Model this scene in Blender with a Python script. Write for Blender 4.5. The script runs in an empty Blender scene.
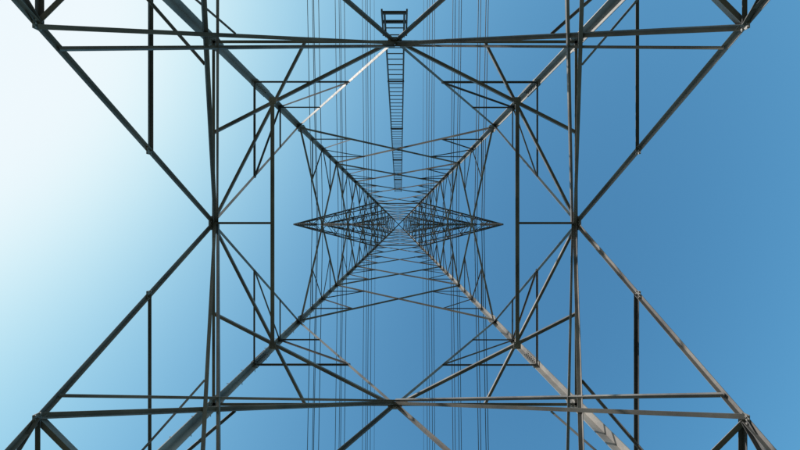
import bpy, math, random, bmesh
from mathutils import Vector, Matrix
random.seed(4)
H0=1.5           # camera height above ground; z below is measured from camera
F=420.0
S=.12
def w(z):
    if z<=34.8: return 6-S*z
    return 1.824-(z-34.8)*(1.824-.62)/(52-34.8)
def zk(k): return 6/(k/F+S)

# ---------------- materials
def steel(name,base,dark,metal=.15):
    m=bpy.data.materials.new(name); m.use_nodes=True
    nt=m.node_tree; b=nt.nodes['Principled BSDF']
    tc=nt.nodes.new('ShaderNodeTexCoord')
    n1=nt.nodes.new('ShaderNodeTexNoise'); n1.inputs['Scale'].default_value=1.1; n1.inputs['Detail'].default_value=5
    n2=nt.nodes.new('ShaderNodeTexNoise'); n2.inputs['Scale'].default_value=14; n2.inputs['Detail'].default_value=3
    mx=nt.nodes.new('ShaderNodeMath'); mx.operation='MULTIPLY_ADD'; mx.inputs[1].default_value=.18
    cr=nt.nodes.new('ShaderNodeValToRGB')
    cr.color_ramp.elements[0].position=.35; cr.color_ramp.elements[0].color=(*dark,1)
    cr.color_ramp.elements[1].position=.85; cr.color_ramp.elements[1].color=(*base,1)
    nt.links.new(tc.outputs['Object'],n1.inputs['Vector']); nt.links.new(tc.outputs['Object'],n2.inputs['Vector'])
    nt.links.new(n2.outputs['Fac'],mx.inputs[0]); nt.links.new(n1.outputs['Fac'],mx.inputs[2])
    nt.links.new(mx.outputs[0],cr.inputs['Fac']); nt.links.new(cr.outputs['Color'],b.inputs['Base Color'])
    rr=nt.nodes.new('ShaderNodeMapRange'); rr.inputs['To Min'].default_value=.45; rr.inputs['To Max'].default_value=.7
    nt.links.new(n2.outputs['Fac'],rr.inputs['Value']); nt.links.new(rr.outputs[0],b.inputs['Roughness'])
    b.inputs['Metallic'].default_value=metal
    b.inputs['Specular IOR Level'].default_value=.3
    return m
M_ST=steel('weathered_steel',(.36,.34,.315),(.13,.13,.135))
M_BR=steel('bracing_steel',(.29,.275,.26),(.10,.10,.108))
M_PL=steel('plan_steel',(.17,.168,.17),(.07,.073,.08))
M_WIRE=steel('aluminium_wire',(.05,.055,.065),(.03,.033,.04),0)
M_INS=steel('insulator_glass',(.10,.12,.13),(.05,.06,.07),0)
M_CON=steel('concrete',(.40,.38,.35),(.26,.25,.23),0)

class MB:
    def __init__(s): s.v=[]; s.f=[]
    def prism(s,p0,p1,prof):
        n=len(prof); b=len(s.v)
        for p in (p0,p1):
            for o in prof: s.v.append(p+o)
        for i in range(n):
            j=(i+1)%n; s.f.append((b+i,b+j,b+n+j,b+n+i))
        if n==6 :
            s.f.append((b+3,b+2,b+1,b+0)); s.f.append((b+5,b+4,b+3,b+0))
            s.f.append((b+n+0,b+n+1,b+n+2,b+n+3)); s.f.append((b+n+0,b+n+3,b+n+4,b+n+5))
        else:
            s.f.append(tuple(b+i for i in reversed(range(n)))); s.f.append(tuple(b+n+i for i in range(n)))
    def L(s,p0,p1,u,v,a,t,b2=None):
        d=(p1-p0).normalized(); u=(u-d*u.dot(d)).normalized()
        v=(v-d*v.dot(d)); v=(v-u*v.dot(u)).normalized(); b2=b2 or a
        s.prism(p0,p1,[Vector((0,0,0)),u*a,u*a+v*t,u*t+v*t,u*t+v*b2,v*b2])
    def mem(s,p0,p1,a,n,off=0.0,flip=1,t=None,trim=0.0):
        p0=Vector(p0); p1=Vector(p1); d=(p1-p0).normalized(); n=Vector(n)
        n=(n-d*n.dot(d)).normalized(); u=d.cross(n).normalized()*flip
        t=t or max(.007,a*.1); o=n*(off+random.uniform(-.0015,.0015))-u*a*.5
        p0=p0+d*trim; p1=p1-d*trim
        s.L(p0+o,p1+o,u,-n,a,t)
    def box(s,c,ux,uy,uz,hx,hy,hz):
        s.prism(c-uz*hz,c+uz*hz,[-ux*hx-uy*hy,ux*hx-uy*hy,ux*hx+uy*hy,-ux*hx+uy*hy])
    def cyl(s,p0,p1,r,n=8,r1=None):
        d=(p1-p0).normalized(); a=d.orthogonal().normalized(); b=d.cross(a)
        k=len(s.v); r1=r if r1 is None else r1
        for p,rr in ((p0,r),(p1,r1)):
            for i in range(n):
                q=2*math.pi*i/n; s.v.append(p+(a*math.cos(q)+b*math.sin(q))*rr)
        for i in range(n):
            j=(i+1)%n; s.f.append((k+i,k+j,k+n+j,k+n+i))
        s.f.append(tuple(k+i for i in reversed(range(n)))); s.f.append(tuple(k+n+i for i in range(n)))
    def obj(s,name,mat,parent=None):
        me=bpy.data.meshes.new(name); me.from_pydata([tuple(x) for x in s.v],[],s.f)
        bm=bmesh.new(); bm.from_mesh(me); bmesh.ops.recalc_face_normals(bm,faces=bm.faces); bm.to_mesh(me); bm.free()
        o=bpy.data.objects.new(name,me); me.materials.append(mat)
        bpy.context.scene.collection.objects.link(o)
        if parent: o.parent=parent
        else: o.location.z=H0
        return o
V=Vector
tower=bpy.data.objects.new('transmission_tower',None); bpy.context.scene.collection.objects.link(tower); tower.location.z=H0

faces=[(V((-1,0,0)),V((0,1,0))),(V((1,0,0)),V((0,-1,0))),(V((0,-1,0)),V((-1,0,0))),(V((0,1,0)),V((1,0,0)))]
def P(f,s,z):
    n,q=faces[f]; return n*w(z)+q*(s*w(z))+V((0,0,z))
z1=zk(183); zB=1.6; zb=zk(98)
def brace_pt(f,side,t):
    a=P(f,0,z1); b=P(f,side,zB); return a.lerp(b,t)

# ---------------- legs
legs=MB(); bolts=MB(); plates=MB()
for sx in (-1,1):
    for sy in (-1,1):
        segs=[(-H0+.25,z1,.20,.02),(z1,zb,.175,.018),(zb,27.3,.15,.016),(27.3,34.8,.13,.014),(34.8,52,.11,.012)]
        for a,b,sz,t in segs:
            p0=V((sx*w(a),sy*w(a),a)); p1=V((sx*w(b),sy*w(b),b))
            legs.L(p0,p1,V((-sx,0,0)),V((0,-sy,0)),sz,t)
        for zc,sz in ((7.3,.21),(13.4,.185),(20,.16),(25.5,.15)):
            a=V((sx*w(zc-.45),sy*w(zc-.45),zc-.45)); b=V((sx*w(zc+.45),sy*w(zc+.45),zc+.45))
            o=V((-sx*.022,-sy*.022,0))
            legs.L(a+o,b+o,V((-sx,0,0)),V((0,-sy,0)),sz-.03,.014)
            o=V((sx*.014,sy*.014,0))
            legs.L(a+o,b+o,V((-sx,0,0)),V((0,-sy,0)),sz+.01,.012)
            for i in range(8):
                c=a.lerp(b,(i+.5)/8)
                for e in (.07,.125):
                    q=c+V((-sx*e,-sy*.036,0)); bolts.cyl(q,q+V((0,-sy*.022,0)),.017,6)
                    q=c+V((-sx*.036,-sy*e,0)); bolts.cyl(q,q+V((-sx*.022,0,0)),.017,6)
for i in range(110):
    z=3+i*.4
    if z>50: break
    p=V((-w(z)+.08,w(z),z)) if i%2 else V((-w(z),w(z)-.08,z))
    d=V((0,1,0)) if i%2 else V((-1,0,0))
    bolts.cyl(p,p+d*.16,.009,6)

def plate(f,p,hx,hz,inw=.012,nb=3):
    n,q=faces[f]
    up=V((0,0,1)); nn=(n+V((0,0,S))).normalized(); up=(up-nn*up.dot(nn)).normalized()
    plates.box(p-nn*inw,q,up,nn,hx,hz,.006)
    for i in range(nb):
        for j in range(2):
            c=p-nn*(inw+.006)+q*hx*(-.75+1.5*i/(max(nb-1,1)))+up*hz*(-.6+1.2*j)
            bolts.cyl(c,c-nn*.022,.016,6)

# ---------------- face bracing
br=MB(); red=MB()
for f,(n,q) in enumerate(faces):
    for sd in (-1,1):
        br.mem(P(f,0,z1),P(f,sd,zB),.078,n,off=-.01,flip=-sd)
        for t,a in ((.25,.07),(.5,.075),(.75,.075)):
            p=brace_pt(f,sd,t); red.mem(p,P(f,sd,p.z),a,n,off=-.03,flip=1)
            plate(f,p,.075,.065,.03)
        red.mem(brace_pt(f,sd,.5),P(f,sd,brace_pt(f,sd,.75).z),.07,n,off=-.035)
        br.mem(P(f,0,z1),P(f,sd,zb),.085,n,off=-.012,flip=sd)
        A=P(f,0,z1); B=P(f,sd,zb)
        p=A.lerp(B,.36); red.mem(p,P(f,sd,p.z),.055,n,off=-.03)
        red.mem(A.lerp(B,.36),P(f,sd,A.lerp(B,.68).z),.05,n,off=-.034)
        p=A.lerp(B,.68); red.mem(p,P(f,sd,p.z),.045,n,off=-.03)
        plate(f,P(f,sd,zb)-q*sd*.12,.13,.17,.03)
        plate(f,P(f,sd,z1)-q*sd*.12,.12,.16,.03)
    br.mem(P(f,-1,z1),P(f,1,z1),.075,n,off=-.02,flip=1)
    plate(f,P(f,0,z1),.18,.17,.016,4)
    lv=[zb,zk(62),zk(43),zk(31),34.8,38,41,44,47,49.5,52]
    for i in range(len(lv)-1):
        a,b=lv[i],lv[i+1]; sz=.08 if i<2 else (.065 if i<4 else .05)
        br.mem(P(f,-1,a),P(f,1,b),sz,n,off=-.008,flip=1)
        br.mem(P(f,1,a),P(f,-1,b),sz,n,off=-.03-sz*.1,flip=-1)
        wa,wb=w(a),w(b); tc=wa/(wa+wb); zc=a+(b-a)*tc
        if i<4:
            for sd in (-1,1):
                A=P(f,sd,a); B=P(f,-sd,b); p=A.lerp(B,tc*.5)
                red.mem(p,P(f,sd,p.z),.045,n,off=-.045)
                red.mem(p,P(f,sd,zc),.045,n,off=-.047)
                A2=P(f,-sd,b); p2=P(f,sd,a).lerp(A2,tc+(1-tc)*.5)
                red.mem(p2,P(f,-sd,p2.z),.04,n,off=-.045)
                red.mem(p2,P(f,-sd,zc),.04,n,off=-.047)
        if i>=3: br.mem(P(f,-1,b),P(f,1,b),sz,n,off=-.05)
    br.mem(P(f,-1,34.8),P(f,1,34.8),.08,n,off=-.05)

# ---------------- hip bracing
hip=MB()
dn=V((0,0,-1))
adj={0:(2,3),1:(2,3),2:(0,1),3:(0,1)}
for f,(n,q) in enumerate(faces):
    for g in adj[f]:
        ng=faces[g][0]
        sd=1 if faces[g][1].dot(n)>0 else -1
        p=brace_pt(g,sd,.5); p2=brace_pt(g,sd,.465)
        a=P(f,0,z1)
        hip.mem(a-n*.05,p-ng*.03,.075,n,off=0,flip=1)
        hip.mem(a-n*.12+V((0,0,.04)),p2-ng*.06,.055,dn,off=0,flip=1)
        m=a.lerp(p,.58)
        k=V((n.x+ng.x,n.y+ng.y,0)); zz=zk(359)-.6
        hip.mem(m,k*w(zz)+V((0,0,zz)),.045,n)
for (f,g) in ((0,2),(0,3),(1,2),(1,3)):
    s1=1 if faces[f][1].dot(faces[g][0])>0 else -1
    s2=1 if faces[g][1].dot(faces[f][0])>0 else -1
    hip.mem(brace_pt(f,s1,.5),brace_pt(g,s2,.5),.085,dn)
    hip.mem(brace_pt(f,s1,.75),brace_pt(g,s2,.75),.08,dn)

# ---------------- plan bracing at z1
plan=MB()
W1=w(z1); zz=z1-.03
def pp(x,y,dz=0): return V((x*W1,y*W1,zz+dz))
for sx in (-1,1):
    for sy in (-1,1):
        plan.mem(pp(0,sy),pp(sx,sy*.49),.075,dn,off=.0,flip=sx*sy)
        plan.mem(pp(sx,0,.04),pp(sx*.49,sy,.04),.065,dn,off=0,flip=-sx*sy)
for sx in (-1,1):
    c=.664
    plan.mem(pp(sx*c,-c,-.03),pp(sx*c,c,-.03),.10,dn,off=.03,flip=sx)
    plan.mem(pp(sx,0,.01),pp(sx*c,0,.01),.06,dn,off=.0)
    for sy in (-1,1):
        plates.box(pp(sx*c,sy*c,-.05),V((1,0,0)),V((0,1,0)),V((0,0,1)),.09,.09,.005)
        for i in (-1,1):
            for j in (-1,1):
                b=pp(sx*c,sy*c,-.055)+V((i*.055,j*.055,0)); bolts.cyl(b,b+V((0,0,-.02)),.015,6)
for z in (34.8,41,47,52):
    W=w(z); s=.05
    plan.mem(V((-W,-W,z)),V((W,W,z)),s,dn); plan.mem(V((-W,W,z+.05)),V((W,-W,z+.05)),s,dn)
# ---------------- cross arms
arm=MB(); ins=MB()
arms=[(34.8,8.7,2.2,6.2,32.2),(41,7.6,2.0,5.1,38.4),(47,5.6,1.8,3.25,44.4)]
for z,tip,h,cx,cz in arms:
    for sx in (-1,1):
        W=w(z); T=V((sx*tip,0,z)); W2=w(z+h)
        for sy in (-1,1):
            a=V((sx*W,sy*W,z)); b=V((sx*W2,sy*W2,z+h))
            arm.mem(a,T,.10,dn,flip=sy*sx); arm.mem(b,T,.08,V((0,sy,0)))
            N=6
            for i in range(N):
                p=a.lerp(T,i/N); p2=a.lerp(T,(i+1)/N); r=b.lerp(T,i/N)
                if i: arm.mem(p,r,.05,V((0,sy,0)))
                if i<N-1: arm.mem(r,p2,.05,V((0,sy,0)))
        for i in range(6):
            p=V((sx*W,W,z)).lerp(T,i/6); q=V((sx*W,-W,z)).lerp(T,i/6)
            p2=V((sx*W,W,z)).lerp(T,(i+1)/6); q2=V((sx*W,-W,z)).lerp(T,(i+1)/6)
            if i: arm.mem(p,q,.05,dn,off=-.02)
            if i<5:
                arm.mem(p,q2,.05,dn,off=-.03); arm.mem(q,p2,.05,dn,off=-.05)
            r=V((sx*W2,W2,z+h)).lerp(T,i/6); s_=V((sx*W2,-W2,z+h)).lerp(T,(i+1)/6)
            arm.mem(r,s_,.045,dn)
        C=V((sx*cx,0,cz+.25))
        inner=V((sx*max(W+.3,2*cx-tip),0,z-.02))
        arm.mem(inner+V((0,-W,0)),inner+V((0,W,0)),.05,dn)
        for A in (T,inner):
            d=C-A; ln=d.length; u=d.normalized(); ins.cyl(A,C,.02,6)
            m=int(ln/.17)
            for i in range(2,m-1):
                c=A+u*(i*.17); ins.cyl(c,c+u*.04,.05,10,.115); ins.cyl(c+u*.04,c+u*.06,.115,10)
        ins.box(C,V((1,0,0)),V((0,1,0)),V((0,0,1)),.28,.03,.06)
for sx in (-1,1):
    T=V((sx*3.0,0,53.2))
    for sy in (-1,1):
        arm.mem(V((sx*w(52),sy*w(52),52)),T,.06,dn); arm.mem(V((sx*w(50),sy*w(50),49.9)),T,.06,dn)

# ---------------- ladder
lad=MB()
def lp(x,z,inset): return V((x,-w(z)-inset,z))
za,zc=zk(208),30.5
for sx in (-1,1):
    for (a,b) in ((za,z1-.1),(z1+.35,zc)):
        lad.box(lp(sx*.23,(a+b)/2,.05),V((1,0,0)),V((0,1,S)).normalized(),(lp(0,b,0)-lp(0,a,0)).normalized(),.023,.035,(lp(0,b,0)-lp(0,a,0)).length/2)
z=za
while z<zc:
    if not(z1-.1<z<z1+.35): lad.cyl(lp(-.23,z,.05),lp(.23,z,.05),.015,6)
    z+=.3
for z in (za,za+.35):
    lad.box(lp(0,z,.05),V((1,0,0)),V((0,1,0)),V((0,0,1)),.3,.03,.03)
for sx in (-1,1):
    lad.box(lp(sx*.29,za+.4,.05),V((1,0,0)),V((0,1,0)),V((0,S,1)).normalized(),.02,.03,.5)
for z in (13.1,17.3,22,26.5):
    lad.box(lp(0,z,.0),V((1,0,0)),V((0,1,0)),V((0,0,1)),.26,.02,.025)

# ---------------- footings
ft=MB()
for sx in (-1,1):
    for sy in (-1,1):
        W=w(-H0); c=V((sx*(W-.05),sy*(W-.05),0))
        ft.prism(c+V((0,0,-H0-.3)),c+V((0,0,-H0+.18)),[V((-.6,-.6,0)),V((.6,-.6,0)),V((.6,.6,0)),V((-.6,.6,0))])
        ft.prism(c+V((0,0,-H0+.18)),c+V((0,0,-H0+.55)),[V((-.32,-.32,0)),V((.32,-.32,0)),V((.32,.32,0)),V((-.32,.32,0))])
for mb,nm,mt in ((legs,'legs',M_ST),(bolts,'bolts',M_ST),(plates,'gusset_plates',M_ST),(br,'face_bracing',M_BR),(red,'secondary_bracing',M_PL),(hip,'hip_bracing',M_BR),(plan,'plan_bracing',M_BR),(arm,'crossarms',M_PL),(ins,'insulator_strings',M_INS),(lad,'ladder',M_PL),(ft,'footings',M_CON)):
    mb.obj(nm,mt,tower)

# ---------------- conductors
def wire(mb,x,z0,r,span=340,sag=9):
    for sg in (-1,1):
        ys=[0,3,7,12,18,25,35,50,70,100,135,170,205,240,270,300,320,340]
        pts=[V((x,sg*y,z0-4*sag*(y/span)*(1-y/span))) for y in ys]
        for a,b in zip(pts,pts[1:]): mb.cyl(a,b,r,6)
for z,tip,h,cx,cz in arms:
    for sx in (-1,1):
        mb=MB()
        R0=.40
        c=math.cos(.3)*R0; d=math.sin(.3)*R0
        for ox,oz in ((c,d),(-d,c),(-c,-d),(d,-c)):
            wire(mb,sx*cx+ox,cz+oz,.026)
        for sg in (-1,1):
            for y in (25,75,130):
                u=y/340; zc_=cz-36*u*(1-u)
                mb.box(V((sx*cx,sg*y,zc_)),V((c,0,d)).normalized(),V((0,1,0)),V((-d,0,c)).normalized(),R0,.02,.02)
                mb.box(V((sx*cx,sg*y,zc_)),V((-d,0,c)).normalized(),V((0,1,0)),V((c,0,d)).normalized(),R0,.02,.021)
        mb.obj('power_line',M_WIRE)
for sx in (-1,1):
    mb=MB(); wire(mb,sx*3,53.0,.018,sag=7); mb.obj('earth_wire',M_WIRE)

# ---------------- ground
gm=bpy.data.materials.new('grass_ground'); gm.use_nodes=True; nt=gm.node_tree; b=nt.nodes['Principled BSDF']
tc=nt.nodes.new('ShaderNodeTexCoord'); n=nt.nodes.new('ShaderNodeTexNoise'); n.inputs['Scale'].default_value=.8; n.inputs['Detail'].default_value=12
cr=nt.nodes.new('ShaderNodeValToRGB'); cr.color_ramp.elements[0].position=.35; cr.color_ramp.elements[0].color=(.035,.05,.02,1)
cr.color_ramp.elements[1].position=.68; cr.color_ramp.elements[1].color=(.08,.075,.045,1)
nt.links.new(tc.outputs['Object'],n.inputs['Vector']); nt.links.new(n.outputs['Fac'],cr.inputs['Fac']); nt.links.new(cr.outputs[0],b.inputs['Base Color'])
b.inputs['Roughness'].default_value=.95
g=MB(); R=3000; g.v=[V((-R,-R,0)),V((R,-R,0)),V((R,R,0)),V((-R,R,0))]; g.f=[(0,1,2,3)]
go=g.obj('ground',gm); go.location.z=0

# ---------------- light
el=math.radians(28); sd=V((-1,-.5,0)).normalized()
sv=V((sd.x*math.cos(el),sd.y*math.cos(el),math.sin(el)))
wd=bpy.data.worlds.new('World'); bpy.context.scene.world=wd; wd.use_nodes=True; nt=wd.node_tree
bg=nt.nodes['Background']; sk=nt.nodes.new('ShaderNodeTexSky'); sk.sky_type='NISHITA'; sk.sun_disc=False
sk.sun_elevation=el; sk.sun_rotation=math.atan2(sd.x,sd.y)
sk.air_density=1.0; sk.dust_density=3.0; sk.ozone_density=2.0
K=.12
sep=nt.nodes.new('ShaderNodeSeparateColor'); comb=nt.nodes.new('ShaderNodeCombineColor')
nt.links.new(sk.outputs[0],sep.inputs[0])
def mth(op,a,b=None):
    m=nt.nodes.new('ShaderNodeMath'); m.operation=op
    for i,x in enumerate((a,b)):
        if x is None: continue
        if isinstance(x,(int,float)): m.inputs[i].default_value=x
        else: nt.links.new(x,m.inputs[i])
    return m.outputs[0]
for i,(c,p) in enumerate(((5.2,1.55),(7.6,1.5),(6.8,1.5))):     # film-like contrast and soft highlight shoulder per channel
    x=mth('MULTIPLY',sep.outputs[i],K); x=mth('POWER',x,p); x=mth('MULTIPLY',x,-c)
    x=mth('EXPONENT',x); x=mth('SUBTRACT',1.0,x); x=mth('MULTIPLY',x,(.86,.94,.985)[i]); x=mth('DIVIDE',x,K)
    nt.links.new(x,comb.inputs[i])
nt.links.new(comb.outputs[0],bg.inputs['Color']); bg.inputs['Strength'].default_value=K
sl=bpy.data.lights.new('sun','SUN'); sl.energy=5; sl.angle=math.radians(.5); sl.color=(1,.94,.86)
so=bpy.data.objects.new('sun',sl); bpy.context.scene.collection.objects.link(so)
so.rotation_euler=sv.to_track_quat('Z','Y').to_euler(); so.location=sv*50

cam=bpy.data.cameras.new('camera'); co=bpy.data.objects.new('camera',cam); bpy.context.scene.collection.objects.link(co)
co.location=(.13,.05,H0); co.rotation_euler=(math.pi,0,0)
cam.sensor_width=36; cam.lens=36*F/800; cam.clip_end=6000; cam.clip_start=.05
bpy.context.scene.camera=co
bpy.context.scene.view_settings.view_transform='Standard'
